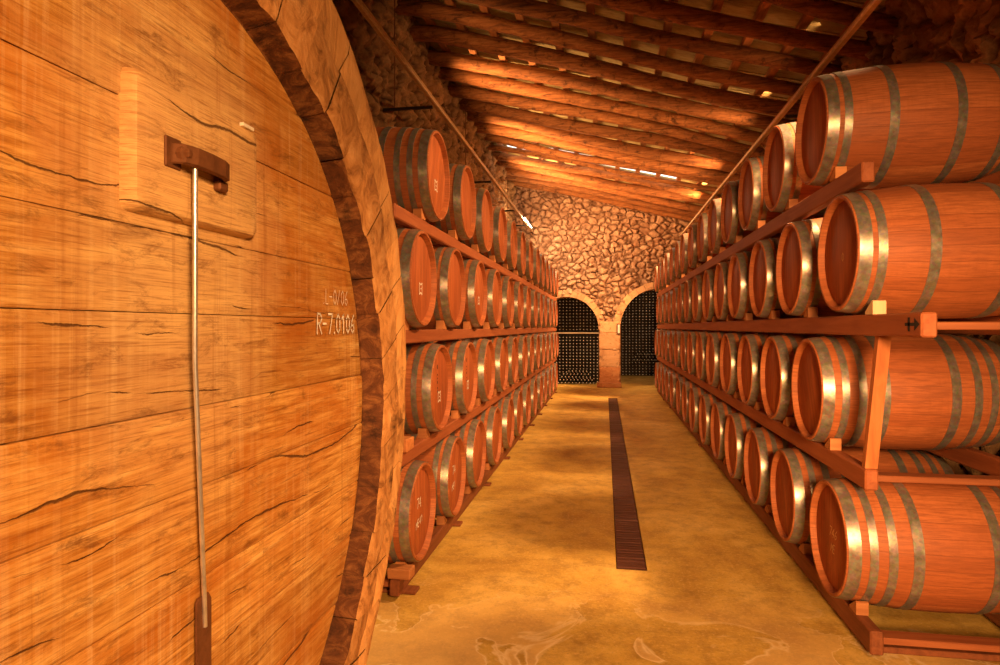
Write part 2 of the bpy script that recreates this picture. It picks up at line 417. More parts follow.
# end wall with two arches
ARCH = [(-1.0, .84, 1.50, .86), (1.33, .94, 1.52, 1.03)]       # centre x, half width, springing z, rise
def arch_z(x):
    for cx, r, sp, rise in ARCH:
        if abs(x - cx) < r: return sp + rise * math.sqrt(max(0, 1 - ((x - cx) / r) ** 2))
    return 0.
ZS = 2.65                      # the arched lower part and the plain upper part meet here
edges = [XL - .1, ARCH[0][0] - ARCH[0][1], ARCH[0][0] + ARCH[0][1], ARCH[1][0] - ARCH[1][1], ARCH[1][0] + ARCH[1][1], XR + .1]
def end_pt(u, zz):
    h, t, j = relief(u, zz, 1.3, 5.2, 6.8, .10, .05)
    return (u, YF - h, zz), t, j
b = MB()
def end_grid(us, zlo, zhi, nv):
    P, T, J = [], [], []
    for u in us:
        for k in range(nv):
            p, t, j = end_pt(u, zlo(u) + (zhi(u) - zlo(u)) * k / (nv - 1)); P.append(p); T.append(t); J.append(j)
    F = [(i * nv + k, i * nv + nv + k, i * nv + nv + k + 1, i * nv + k + 1) for i in range(len(us) - 1) for k in range(nv - 1)]
    b.poly(P, F, 0, tint=T, joint=J)
allx = []
for q, (x0, x1) in enumerate(zip(edges, edges[1:])):
    us = lin(x0, x1, max(3, round((x1 - x0) / .022)))
    allx += us if q == 0 else us[1:]
    if q in (1, 3):
        cx, r, sp, rise = ARCH[q // 2]
        end_grid(us, lambda u: sp + rise * math.sqrt(max(0, 1 - ((u - cx) / r) ** 2)), lambda u: ZS, 44)
    else: end_grid(us, lambda u: 0., lambda u: ZS, 90)
end_grid(allx, lambda u: ZS, lambda u: roof_z(u) + .25, 110)
wall_end = b.build('wall_end', M['stone'], smooth=50, weld=True)
structure(wall_end, 'rubble stone end wall above the two arches', 'wall')

# dressed stone: voussoir rings, jambs and the centre pillar, all part of the setting
b = MB()
for cx, r, sp, rise in ARCH:
    nv = 15
    for i in range(nv):
        a0, a1 = PI * i / nv, PI * (i + 1) / nv
        w = .17 + random.uniform(-.015, .02); V = []
        y0 = YF - .085 - random.uniform(0, .012)
        sub = 4
        for yy in (y0, YF + .55):
            for q in range(sub + 1):
                a = a0 + (a1 - a0) * q / sub + (.004 if q == 0 else -.004 if q == sub else 0)
                V.append((cx + r * math.cos(a), yy, sp + rise * math.sin(a)))
                V.append((cx + (r + w) * math.cos(a), yy, sp + (rise + w) * math.sin(a)))
        n = 2 * (sub + 1); F = []
        for q in range(sub):
            k = 2 * q
            F += [(k, k + 1, k + 3, k + 2), (n + k, n + k + 2, n + k + 3, n + k + 1), (k, k + 2, n + k + 2, n + k), (k + 1, n + k + 1, n + k + 3, k + 3)]
        F += [(0, n, n + 1, 1), (n - 2, n - 1, 2 * n - 1, 2 * n - 2)]
        b.poly(V, F, 0, tint=random.random())
def jamb(x0, x1, hs, red=None):
    z0 = 0.
    for i, h in enumerate(hs):
        g = random.uniform(0, .012)
        b.box((x0 - g, YF - .10 - g, z0 + .003), (x1 + g, YF + .55, z0 + h - .003), 1 if red and i in red else 0, .012, tint=random.random()); z0 += h
pl, pr = ARCH[0][0] + ARCH[0][1], ARCH[1][0] - ARCH[1][1]
jamb(pl + .02, pr - .02, [.53, .46, .42, .30], (0,))
jamb(XL - .1, ARCH[0][0] - ARCH[0][1] - .01, [.5, .45, .4, .2]); jamb(ARCH[1][0] + ARCH[1][1] + .01, XR + .1, [.5, .45, .4, .2])
structure(b.build('pillar', [M['ashlar'], M['redstone']]), 'dressed stone pillar and arch surrounds of the end wall', 'pillar')
b = MB(); b.box((pl - .05, YF - .17, 0), (pr + .03, YF + .2, .13), 0, .02, tint=.3); structure(b.build('trim_1', M['redstone']), 'low plinth stone at the foot of the arch pillar', 'plinth')

# bottle cellars behind the arches
b = MB(); AY = ALC
b.box((-3.9, AY, 0), (4.2, AY + .3, 4)); b.box((-4.2, YF + .5, 0), (-3.9, AY + .3, 4)); b.box((4.2, YF + .5, 0), (4.5, AY + .3, 4)); b.box((-4.2, YF + .56, 3.1), (4.5, AY + .3, 3.4))
b.box((.02, YF + .56, 0), (.42, AY, 3.2))
structure(b.build('wall_alcove', M['plaster']))

# roof: pale boards, battens, rafter logs
b = MB()
def roof_panel(y0, y1, x0, x1):
    t = .03
    n = max(1, round((y1 - y0) / .3)); st = (y1 - y0) / n
    for i in range(n):
        a, c = y0 + i * st, y0 + (i + 1) * st + .03; dz = .012 * (i % 2)
        P = [(x, yy, roof_z(x) + dz + q) for q in (0, t) for yy in (a, c) for x in (x0, x1)]
        b.poly(P, [(0, 2, 3, 1), (4, 5, 7, 6), (0, 1, 5, 4), (2, 6, 7, 3), (0, 4, 6, 2), (1, 3, 7, 5)])
xa, xb = XL - .3, XR + .35
S0, S1 = 13.10, 13.80          # a course of boards is missing here and the sky shows
roof_panel(YB - .3, S0, xa, xb); roof_panel(S1, YF + .45, xa, xb)
roof_panel(S0 - .02, S1, xa, -2.1); roof_panel(S0 - .02, S1, 1.55, xb)
structure(b.build('ceiling', M['tile']), 'pale weathered roof boarding above the log rafters', 'ceiling')

bat_x = lin(-2.2, 2.3, 12)
for i, x in enumerate(bat_x):
    b = MB(); zt = roof_z(x) - .004
    yy = YB
    b.box((x - .045, YB + .05, zt - .072), (x + .045, YF - .14, zt - .012), 0, .006)
    o = b.build('roof_batten', M['batten'])
    if i == 0: lb = 'roof batten nearest the left wall, running lengthwise under the pale boards'
    elif i == 11: lb = 'roof batten nearest the right wall, running lengthwise under the pale boards'
    else: lb = ORD[i] + ' roof batten from the left wall, running lengthwise under the boards'
    tag(o, lb, 'batten', 'lengthwise battens under the roof boards')
raf_y = [16.55 - .655 * i for i in range(20)]
for i, yc in enumerate(raf_y):
    b = MB(); r0 = random.uniform(.078, .100) if i not in (4, 5, 6) else (.080, .052, .066)[i - 4]; pts = []; rr = []
    ph = random.uniform(0, 6)
    for q in range(15):
        x = XL - .04 + (XR - XL + .08) * q / 14
        wob = .045 * math.sin(x * .9 + ph) + .02 * math.sin(x * 2.3 + 2 * ph)
        r = r0 * (1.08 - .16 * q / 14) * (1 + random.uniform(-.06, .06))
        skew = max(0., .75 * (1 - (yc - 5.) / 10.)) * (x - XL) / 5.
        pts.append((x, yc + wob + skew - .1 * (skew > 0), roof_z(x) - .075 - .105 + .025 * math.sin(x * 1.4 + ph * 3))); rr.append(r)
    b.tube(pts, rr, 10, tint=random.random())
    o = b.build('roof_rafter', M['rafter'], smooth=40)
    if i == 0: lb = 'log roof rafter closest to the far stone wall'
    else: lb = ORD[i] + ' log roof rafter counting from the far stone wall'
    tag(o, lb, 'rafter', 'log rafters under the roof')

# ------------------------------------------------------------------ great cask on the left
XF = -.85
def ringpt(cy, cz, R, a): return (cy + R * math.cos(a), cz + R * math.sin(a))
CI, CM, CO = (1.255, 1.285), (1.295, 1.345), (1.323, 1.386)
cask = empty('wine_cask', (-1.6, CO[0], 0.0)); cask.location = (0, 0, 0)
tag(cask, 'huge old oak cask filling the left foreground, plank head with small door', 'cask')
ns = 44; b = MB(); random.seed(11)
angs = [2 * PI * i / ns + random.uniform(-.02, .02) for i in range(ns)]
for i in range(ns):
    a0, a1 = angs[i] + .0006, (angs[(i + 1) % ns] + (2 * PI if i == ns - 1 else 0)) - .0006
    sub = 6; dxs = random.uniform(-.003, .003); V = []
    wob = random.uniform(-.005, .005)
    prof = [(-.945, CI, 1.085, .0), (-.93 + dxs, CI, 1.112, wob), (XF + dxs - .004, CI, 1.128, wob), (XF + dxs, CI, 1.142, wob), (XF + dxs + .002, CM, 1.245, wob * .5), (XF + dxs - .006, CM, 1.262, 0),
            (XF + dxs * .5 + .004, CO, 1.30, 0), (XF - .004, CO, 1.358, 0), (XF - .022, CO, 1.374, 0), (-1.5, CO, 1.377, 0), (-2.02, CO, 1.365, 0), (-2.02, CO, 1.2, 0)]
    m = len(prof)
    for q in range(sub + 1):
        a = a0 + (a1 - a0) * q / sub
        for x, c, R, wb in prof:
            nz_ = noise.fractal(Vector((math.cos(a) * 9, math.sin(a) * 9, R * 14)), 1., 2., 4); jx = .006 * nz_ if x > -.9 else 0
            yy, zz = ringpt(c[0], c[1], R + wb + (.010 * nz_ if R < 1.27 and x > -.9 else 0), a); V.append((x + jx, yy, zz))
    F = []; mi = []
    for q in range(sub):
        for k in range(m - 1):
            F.append((q * m + k, q * m + k + 1, q * m + m + k + 1, q * m + m + k)); mi.append(2 if k < 2 else 0 if k < 5 else 1)
    tn = random.random(); o_ = len(b.v)
    b.poly(V, F, 0, tint=tn); b.mi[-len(F):] = mi
b.build('stave_body', [M['ring'], M['board'], M['croze']], cask, smooth=35)
# head boards
seams = [.10, .36, .60, .80, .985, 1.20, 1.385, 1.60, 1.775, 2.02, 2.22, 2.42]
b = MB(); R = 1.105; cy, cz = CI
def half(zv): return math.sqrt(max(0, R * R - (zv - cz) ** 2))
for i in range(len(seams) - 1):
    z0, z1 = max(seams[i], cz - R + .004), min(seams[i + 1], cz + R - .004)
    nz = 6; xf = -.93 + random.uniform(-.004, .003); V = []; g = .0009
    zs = [z0 + g, z0 + g + .006] + lin(z0 + .03, z1 - .03, nz) + [z1 - g - .006, z1 - g]
    tilt = random.uniform(-.012, .012)
    for k, zz in enumerate(zs):
        hw = half(zz); dxx = -.003 if k in (0, len(zs) - 1) else 0
        for q in range(13):
            t = q / 12; yy = cy - hw + 2 * hw * t
            V.append((xf + dxx + .003 * noise.noise(Vector((yy * 2, zz * 4, i))), yy, zz + tilt * (t - .5) * 2 * hw * 0))
    F = [(k * 13 + q, k * 13 + q + 1, k * 13 + 13 + q + 1, k * 13 + 13 + q) for k in range(len(zs) - 1) for q in range(12)]
    nV = len(V); V += [(-.99, v_[1], v_[2]) for v_ in V]
    last = (len(zs) - 1) * 13
    F += [(q, nV + q, nV + q + 1, q + 1) for q in range(12)] + [(last + q, last + q + 1, nV + last + q + 1, nV + last + q) for q in range(12)]
    b.poly(V, F, 0, tint=random.random())
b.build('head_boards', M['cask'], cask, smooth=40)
# rear head
b = MB(); n = 48; V = [(-1.95, CO[0] + 1.21 * math.cos(2 * PI * i / n), CO[1] + 1.21 * math.sin(2 * PI * i / n)) for i in range(n)]
V += [(-1.98, v_[1], v_[2]) for v_ in V]; b.poly(V, [tuple(range(n)), tuple(range(2 * n - 1, n - 1, -1))] + [(i, (i + 1) % n, n + (i + 1) % n, n + i) for i in range(n)], tint=.5)
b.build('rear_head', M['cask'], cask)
for xh in (-1.05, -1.45, -1.9):
    b = MB(); V = []; n = 64
    for i in range(n):
        a = 2 * PI * i / n
        for x, R_ in ((xh, 1.377), (xh, 1.381), (xh - .07, 1.381), (xh - .07, 1.377)): V.append((x, *ringpt(CO[0], CO[1], R_, a)))
    F = [(i * 4 + k, i * 4 + (k + 1) % 4, ((i + 1) % n) * 4 + (k + 1) % 4, ((i + 1) % n) * 4 + k) for i in range(n) for k in range(4)]
    b.poly(V, F); b.build('hoop', M['rust'], cask)
# manway door: thick board with chamfered rim
door = None
b = MB(); y0, y1, z0, z1 = 1.108, 1.552, 1.802, 2.078
P = []; NC = 5
def rrect(x, d, r):
    out = []
    for (cy_, cz_, a0) in ((y1 - d - r, z1 - d - r, 0), (y0 + d + r, z1 - d - r, PI / 2), (y0 + d + r, z0 + d + r, PI), (y1 - d - r, z0 + d + r, 1.5 * PI)):
        for q in range(NC):
            a = a0 + PI / 2 * q / (NC - 1); out.append((x, cy_ + r * math.cos(a), cz_ + r * math.sin(a)))
    return out
for x, d in ((-.940, -.004), (-.908, 0), (-.898, .006), (-.894, .020)): P += rrect(x, d, .018)
n = 4 * NC
F = [(k * n + i, k * n + (i + 1) % n, k * n + n + (i + 1) % n, k * n + n + i) for k in range(3) for i in range(n)] + [tuple(range(3 * n, 4 * n))]
b.poly(P, F, 0, tint=.4)
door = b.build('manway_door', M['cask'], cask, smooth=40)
# clamp: iron strap with bent ends and a bolt
b = MB()
sec = [(-.896, 1.200), (-.870, 1.208), (-.860, 1.235), (-.856, 1.28), (-.858, 1.33), (-.868, 1.360), (-.896, 1.376)]
V = []
for x, yy in sec:
    for dx_, zz in ((0, 1.910), (.011, 1.913), (.011, 1.950), (0, 1.953)):
        V.append((x + dx_, yy, zz - (yy - 1.20) * .03))
F = [(k * 4 + i, k * 4 + (i + 1) % 4, k * 4 + 4 + (i + 1) % 4, k * 4 + 4 + i) for k in range(len(sec) - 1) for i in range(4)] + [(0, 1, 2, 3), (27, 26, 25, 24)]
b.poly(V, F); b.box((-.896, 1.352, 1.886), (-.876, 1.388, 1.910), 0, .004)
clamp = b.build('clamp_bar', M['rust'], door)
b = MB(); b.lathe_x([(0, .016), (.010, .016), (.013, .011), (.022, .010), (.024, .007)], 6, None, True, True)
b.build('clamp_bolt', M['rust'], clamp, loc=(-.876, 1.213, 1.932))
b = MB(); b.box((-.896, 1.185, 1.902), (-.889, 1.235, 1.966), 0, .003); b.build('clamp_plate', M['rust'], door)
b = MB(); b.box((-.9, 1.470, 2.072), (-.889, 1.520, 2.081), 0, .001); b.build('paper_tab', M['white'], door)
# chalk writing
STROKES = {'R': [[(0, 0), (.05, 1), (.45, .98), (.62, .78), (.45, .55), (.1, .5)], [(.25, .5), (.62, 0)]], '7': [[(0, 1), (.6, 1), (.2, 0)]], '-': [[(0, .5), (.5, .5)]],
           '0': [[(.3, 1), (.05, .75), (.05, .25), (.3, 0), (.55, .25), (.55, .75), (.3, 1)]], '1': [[(.1, .75), (.35, 1), (.35, 0)]], 'L': [[(.1, 1), (.1, 0), (.5, 0)]],
           '6': [[(.5, 1), (.15, .6), (.05, .25), (.3, 0), (.55, .2), (.45, .45), (.1, .4)]], '.': [[(.1, 0), (.14, .06)]], '/': [[(.0, 0), (.5, 1)]], '4': [[(.45, 0), (.45, 1), (0, .35), (.6, .35)]],
           'M': [[(0, 0), (.05, 1), (.35, .4), (.65, 1), (.7, 0)]], 'E': [[(.5, 1), (0, 1), (0, 0), (.5, 0)], [(0, .5), (.4, .5)]], ' ': []}
def writing(txt, size, place, w, wob=.0):
    """flat chalk strokes; place(u, v) maps text plane to 3-D"""
    b = MB(); u0 = 0
    for ch in txt:
        for s_ in STROKES[ch]:
            for (a, c), (d, e) in zip(s_, s_[1:]):
                p, q = Vector((u0 + a * size, c * size)), Vector((u0 + d * size, e * size))
                t = (q - p); t = t.normalized() if t.length else Vector((1, 0)); nrm = Vector((-t.y, t.x)) * w
                p -= t * w * .6; q += t * w * .6
                b.poly([place(*(p + nrm)), place(*(p - nrm)), place(*(q - nrm)), place(*(q + nrm))], [(0, 1, 2, 3)])
        u0 += size * (.78 if ch not in ' .' else .4)
    return b
writing('R-7.0106', .066, lambda u, v: (-.9225, 1.955 + u * .83, 1.548 + v), .0034).build('chalk_writing', M['chalk'], cask)
writing('.L-0/06', .05, lambda u, v: (-.9225, 2.0 + u * .83, 1.648 + v), .0014).build('chalk_writing', M['chalk'], cask)
# timber cradle blocks
for i, xx in enumerate((-1.15, -1.7)):
    b = MB(); V = []; n = 17
    for yy in lin(.55, 2.1, n):
        zt = CO[1] - math.sqrt(1.388 ** 2 - (yy - CO[0]) ** 2)
        for x in (xx, xx - .2): V += [(x, yy, 0), (x, yy, max(.004, zt) if .95 < yy < 1.7 else zt)]
    F = [f for k in range(n - 1) for f in ((k * 4, k * 4 + 1, k * 4 + 5, k * 4 + 4), (k * 4 + 2, k * 4 + 6, k * 4 + 7, k * 4 + 3), (k * 4 + 1, k * 4 + 3, k * 4 + 7, k * 4 + 5), (k * 4, k * 4 + 4, k * 4 + 6, k * 4 + 2))] + [(0, 2, 3, 1), (n * 4 - 4, n * 4 - 3, n * 4 - 1, n * 4 - 2)]
    b.poly(V, F)
    tag(b.build('cask_cradle', M['post']), ('front' if i == 0 else 'rear') + ' timber cradle curved under the huge old cask', 'cradle', 'cradles under the great cask')
# gauge rod hanging on the clamp
rod = empty('dipping_rod', (0, 0, 0)); tag(rod, 'thin steel rod with flat blade hanging down the great cask face', 'rod')
b = MB(); b.tube([(-.868, 1.247, 1.945), (-.866, 1.247, 1.90), (-.880, 1.266, 1.50), (-.905, 1.336, .95), (-.9095, 1.345, .88)], .0055, 10)
b.build('shaft', M['steel'], rod, smooth=60)
b = MB(); P = []
for x in (-.916, -.911):
    P += [(x, 1.322, .52), (x, 1.372, .52), (x, 1.372, .935), (x, 1.362, .952), (x, 1.325, .952), (x, 1.318, .942)]
b.poly(P, [(0, 1, 2, 3, 4, 5), (11, 10, 9, 8, 7, 6)] + [(i, (i + 1) % 6, 6 + (i + 1) % 6, 6 + i) for i in range(6)])
b.build('blade', M['rust'], rod)

# ------------------------------------------------------------------ barrels
L = .95; RH, RB = .292, .335
def rad(x): return RB - (RB - RH) * ((x - L / 2) / (L / 2)) ** 2
def make_barrel(kind):
    root = empty('wine_barrel')
    b = MB()
    prof = [(.045, .262), (.04, .266), (.004, .274), (0, .277), (0, .289), (.004, RH + .0005)] + [(x, rad(x)) for x in lin(.03, L - .03, 17)] + [(L - .004, RH + .0005), (L, .289), (L, .277), (L - .004, .274), (L - .04, .266), (L - .045, .262)]
    b.lathe_x(prof, 56); b.build('stave_body', M['barrel'], root, smooth=35)
    b = MB(); b.lathe_x([(.052, .264), (.034, .264), (.030, .258)], 48, None, True, True); b.build('head', M['head'], root, smooth=35)
    b = MB(); b.lathe_x([(L - .052, .264), (L - .034, .264), (L - .030, .258)], 48, None, True, True); b.build('head', M['head'], root, smooth=35)
    half_ = [(.007, .056), (.098, .036), (.178, .038), (.282, .046)] if kind == 'A' else [(.007, .054), (.084, .038), (.294, .045)]
    for x0, w in half_ + [(L - a - w_, w_) for a, w_ in half_]:
        b = MB(); t = .0028; x1 = x0 + w
        b.lathe_x([(x0, rad(x0) + .0003), (x0, rad(x0) + t), ((x0 + x1) / 2, rad((x0 + x1) / 2) + t), (x1, rad(x1) + t), (x1, rad(x1) + .0003)], 56)
        for dq in (-.25, .25):            # the rivets of the lap
            a = PI * .5 + .06; xm = x0 + w * (.5 + dq); rr = rad(xm) + t
            c0 = Vector((xm, rr * math.cos(a), rr * math.sin(a))); nn = Vector((0, math.cos(a), math.sin(a))); uu = Vector((1, 0, 0)); vv = nn.cross(uu)
            P = [c0 + .004 * (math.cos(k * PI / 3) * uu + math.sin(k * PI / 3) * vv) for k in range(6)] + [c0 + nn * .0025]
            b.poly(P, [(k, (k + 1) % 6, 6) for k in range(6)])
        b.build('hoop', M['hoop'], root, smooth=35)
    for c in root.children: c.location = (0, 0, RB)
    return root
proto = {'A': make_barrel('A'), 'B': make_barrel('B')}
kids = {k: list(o.children) for k, o in proto.items()}
used = set()
ROWN = ['top', 'second', 'third', 'bottom']
ZR = [2.690, 1.946, 1.206, .460]; ZL = [2.585, 1.870, 1.152, .434]
YR = [(3.91, .880, 14), (3.51, .870, 14), (3.99, .870, 14), (3.62, .881, 14)]
YL = [(4.18, .915, 13), (3.83, .92, 13), (4.29, .91, 13), (3.83, .918, 13)]
XHL, XHR = -1.10, 1.165
barrels = {}
def place_barrel(kind, side, row, i, n, y, zc):
    root = proto[kind]
    if kind in used: r = copy_of(root); ks = [copy_of(k, r) for k in kids[kind]]
    else: used.add(kind); r = root; ks = kids[kind]
    r.location = ((XHL if side == 'left' else XHR - (.012 if row == 3 else 0)) + random.uniform(-.008, .008), y, zc - RB)
    r.rotation_euler = (0, 0, PI if side == 'left' else 0)
    roll = random.uniform(0, 2 * PI); hr = random.gauss(0, .25) + (PI if random.random() < .5 else 0)
    for k in ks: k.rotation_euler = (hr if k.name.startswith('head') else roll, 0, 0)
    if i == 0: where = 'nearest barrel'
    elif i == n - 1: where = 'farthest barrel'
    else: where = ORD[i] + ' barrel from the near end'
    tag(r, 'oak %s in the %s row of the %s stack' % (where, ROWN[row], side), 'barrel', 'barrels in the %s row of the %s stack' % (ROWN[row], side))
    barrels[(side, row, i)] = r
for side, Z, YY in (('right', ZR, YR), ('left', ZL, YL)):
    for row in range(4):
        y0, st, n = YY[row]
        for i in range(n):
            kind = 'B' if (side == 'right' and row < 2) else 'A'
            if side == 'left' and i % 3 == 1 and row in (1, 3): kind = 'B'
            place_barrel(kind, side, row, i, n, y0 + st * i + (random.uniform(-.02, .02) if i else 0), Z[row])

# chalk and stamp marks on some heads (drawn on the head board, local x=.03 facing -x)
def head_mark(key, b, mat, name='chalk_mark'):
    o = b.build(name, mat, barrels[key]); o.location = (0, 0, RB); return o
hx = .0288
def pl_(y0, z0, left): return (lambda u, v: (hx, (y0 + u) * (-1 if not left else -1), z0 + v))
def cross_mark(s_):
    b = MB()
    for (a, c), (d, e) in (((0, 0), (0, 1)), ((0, 1), (.4, .8)), ((.4, .8), (.8, 1)), ((.8, 1), (.8, 0)), ((.8, 0), (.4, .2)), ((.4, .2), (0, 0)), ((.3, .5), (.6, .5))):
        p, q = Vector((a * s_, c * s_)), Vector((d * s_, e * s_)); t = (q - p).normalized(); nr = Vector((-t.y, t.x)) * .0032
        b.poly([(hx, -(x[0]) + .0, x[1]) for x in (p + nr, p - nr, q - nr, q + nr)], [(0, 1, 2, 3)])
    return b
for key in (('left', 0, 0), ('left', 1, 0), ('left', 2, 0), ('left', 1, 2), ('left', 2, 1)):
    b = cross_mark(.075); b.v = [(x, y + .02, z - .10) for x, y, z in b.v]; head_mark(key, b, M['chalk'])
for key, a, c in ((('left', 3, 0), '74', 'ME41'), (('left', 3, 1), '74', 'ME1')):
    b = writing(a, .06, lambda u, v: (hx, -u + .05, v + .02), .003); head_mark(key, b, M['chalk'])
    b = writing(c, .045, lambda u, v: (hx, -u + .07, v - .10 + u * .15), .0026); head_mark(key, b, M['chalk'])
b = writing('746', .05, lambda u, v: (hx, -u + .05 - v * .3, v), .0028); head_mark(('right', 3, 0), b, M['ochre'])
b = writing('ME', .045, lambda u, v: (hx, -u + .03 - v * .3, v - .08), .0024); head_mark(('right', 3, 0), b, M['ochre'])
b = writing('0', .04, lambda u, v: (hx, -u + .0, v - .04), .0026); head_mark(('right', 1, 0), b, M['ochre'])
for key in (('left', 2, 0), ('left', 2, 1), ('left', 2, 2)):
    b = MB()
    for zz, hh in ((.13, .03), (.085, .012), (.06, .012), (.03, .02), (-.005, .012), (-.03, .012)):
        b.poly([(hx, .045, zz), (hx, .03, zz), (hx, .03, zz + hh), (hx, .045, zz + hh)], [(0, 1, 2, 3)])
    head_mark(key, b, M['soot'], 'stencil_mark')

# ------------------------------------------------------------------ racks: one per level and side
random.seed(5)
BO, BW = .062, .060
BHS = {'right': .100, 'left': .082}          # beam height, offset behind the heads, beam width
def beam_top(zc): return zc - rad(BO + BW) - .003
NEARY = {'right': [3.34, 2.75, 3.30, 3.24], 'left': [3.45, 3.35, 3.45, 3.52]}
chock_proto = None; pale_chock = None
for side, Z, YY, X0, sg in (('right', ZR, YR, XHR, 1), ('left', ZL, YL, XHL, -1)):
    BH = BHS[side]
    yend = max(y0 + st * (n - 1) for y0, st, n in YY) + .38
    for row in range(4):
        zt = beam_top(Z[row]) - .003; zb = zt - BH - (.012 if row == 3 else 0)
        root = empty('barrel_rack'); yn = NEARY[side][row]
        if row == 3: lb = 'low timber rack on the floor under the %s stack' % side
        else: lb = 'timber rack carrying the %s row of the %s barrel stack' % (ROWN[row], side)
        tag(root, lb, 'rack', 'timber racks of the %s stack' % side)
        def xr(a, c): return (min(X0 + sg * a, X0 + sg * c), max(X0 + sg * a, X0 + sg * c))
        for a in (BO, L - BO - BW):
            x0, x1 = xr(a, a + BW); bb = MB()
            n = 24; ys = lin(yn, yend, n)
            bb.box((x0, yn, zb), (x1, yend, zt), 0, .007)
            bm = bb.build('beam', M['rail' if row < 3 else 'base'], root)
            if side == 'right' and row == 1 and a == BO:
                mk = MB(); xx = x0 - .0012
                q = lambda pts: mk.poly([(xx, yn + u, zb + v) for u, v in pts], [tuple(range(len(pts)))])
                q([(.055, .050), (.055, .036), (.0, .043)][::-1]) if False else None
                K = lambda pts: q([(.012 + (u - .012) * 1.35, .052 + (v - .050) * 1.3) for u, v in pts])
                K([(.045, .070), (.045, .030), (.012, .050)]); K([(.105, .055), (.105, .045), (.045, .045), (.045, .055)])
                K([(.086, .072), (.086, .028), (.073, .028), (.073, .072)])
                mk.build('arrow_brand', M['soot'], bm)
        # crossbars tie the two beams near the ends and at intervals
        cy_ = [yn + .10] + [yn + 2.4 * k for k in range(1, 6) if yn + 2.4 * k < yend - .1]
        if side == 'right' and row == 0: cy_ = cy_[1:]
        for k, yc in enumerate(cy_):
            bb = MB(); x0, x1 = xr(BO + BW, L - BO - BW)
            zc_ = zb + .030
            bb.box((x0 - .002, yc - .045, zc_), (x1 + .002, yc + .045, zc_ + .032), 0, .004); bb.build('crossbar', M['cross'], root)
        if row == 3:
            ys = lin(yn + .14, yend - .3, 10)
            for yc in ys:
                bb = MB(); x0, x1 = xr(BO - (.05 if side == 'left' else -.01) + random.uniform(-.02, .02), L - BO + .05)
                bb.box((x0, yc - .045, .001), (x1, yc + .045, max(.012, zb - .0005)), 0, .004, .0); bb.build('sleeper', M['base'], root)
        def post(bb, lb):
            o = bb.build('rack_post', M['post']); tag(o, lb, 'post')
        if row == 2 and side == 'right':
            zt_up = beam_top(Z[1]) - .003 - BH
            bb = MB(); x0, x1 = xr(BO + .006, BO + .062); yc = yn + .04
            P = [(x + sg * d, yy + e, zz) for zz, d, e in ((zt + .001, 0, 0), (zt_up - .001, .022, -.10)) for x in (x0, x1) for yy in (yc - .02, yc + .02)]
            bb.poly(P, [(0, 1, 3, 2), (4, 6, 7, 5), (0, 4, 5, 1), (2, 3, 7, 6), (0, 2, 6, 4), (1, 5, 7, 3)]); post(bb, 'leaning wooden post between the two middle beams, near end of right stack')
        if row == 2 and side == 'left':
            zt_up = beam_top(Z[1]) - .003 - BH
            bb = MB(); x0, x1 = xr(BO + .006, BO + .062); bb.box((x0, yn + .02, zt + .001), (x1, yn + .07, zt_up - .001), 0, .004); post(bb, 'upright wooden post between beams of left stack, behind the great cask')
        # chocks either side
        y0, st, n = YY[row]
        for i in range(n):
            yb = barrels[(side, row, i)].location.y
            R0 = rad(BO + BW * .5); 
            dy = .155; zs_ = Z[row]
            if chock_proto is None:
                cb = MB(); hw = .05
                # wedge: sloping top follows the barrel
                def ztop(d): return -math.sqrt(R0 ** 2 - d ** 2) + R0 - .004
                P = []
                for x in (-BW * .48, BW * .48):
                    P += [(x, .035, 0), (x, -.055, 0), (x, -.055, .062), (x, -.045, .066), (x, .035, .014)]
                cb.poly(P, [(0, 1, 2, 3, 4), (9, 8, 7, 6, 5)] + [(k, (k + 1) % 5, 5 + (k + 1) % 5, 5 + k) for k in range(5)])
                chock_proto = cb.build('wooden_chock', M['chock']); o = chock_proto
            else: o = copy_of(chock_proto)
            o.location = (X0 + sg * (BO + BW / 2), yb - .150, zt + .0005)
            o.scale = (1, 1, 1)
            w_ = 'nearest' if i == 0 else 'farthest' if i == n - 1 else ORD[i]
            tag(o, 'small wooden chock under the %s barrel, %s row of the %s stack' % (w_, ROWN[row], side), 'chock', 'chocks wedged under the %s row, %s stack' % (ROWN[row], side))
for o in list(COL.objects):
    if o.name.startswith('wooden_chock') and o['label'] == 'small wooden chock under the nearest barrel, second row of the right stack':
        o.location.y -= .09; o.data = o.data.copy(); o.data.materials[0] = M['pale']; o['label'] = 'pale wooden chock under the nearest barrel, second row of the right stack'
# larger loose blocks seen at the near ends
def block(lo, hi, lb, mat='chock', bev=.006, name='timber_block'):
    bb = MB(); c = [(a + d) / 2 for a, d in zip(lo, hi)]
    bb.box([a - q for a, q in zip(lo, c)], [a - q for a, q in zip(hi, c)], 0, bev, .003)
    o = bb.build(name, M[mat]); o.location = c; tag(o, lb, 'block'); return o
bt = lambda z_: beam_top(z_) - .002
block((XHL - BO - .07, 3.60, bt(ZL[2])), (XHL - .04, 3.74, bt(ZL[2]) + .075), 'square timber block on the left third-row beam beside the great cask')
block((XHL - BO - .08, 3.53, bt(ZL[3])), (XHL + .0, 3.62, bt(ZL[3]) + .06), 'short timber block on the left floor beam beside the great cask')

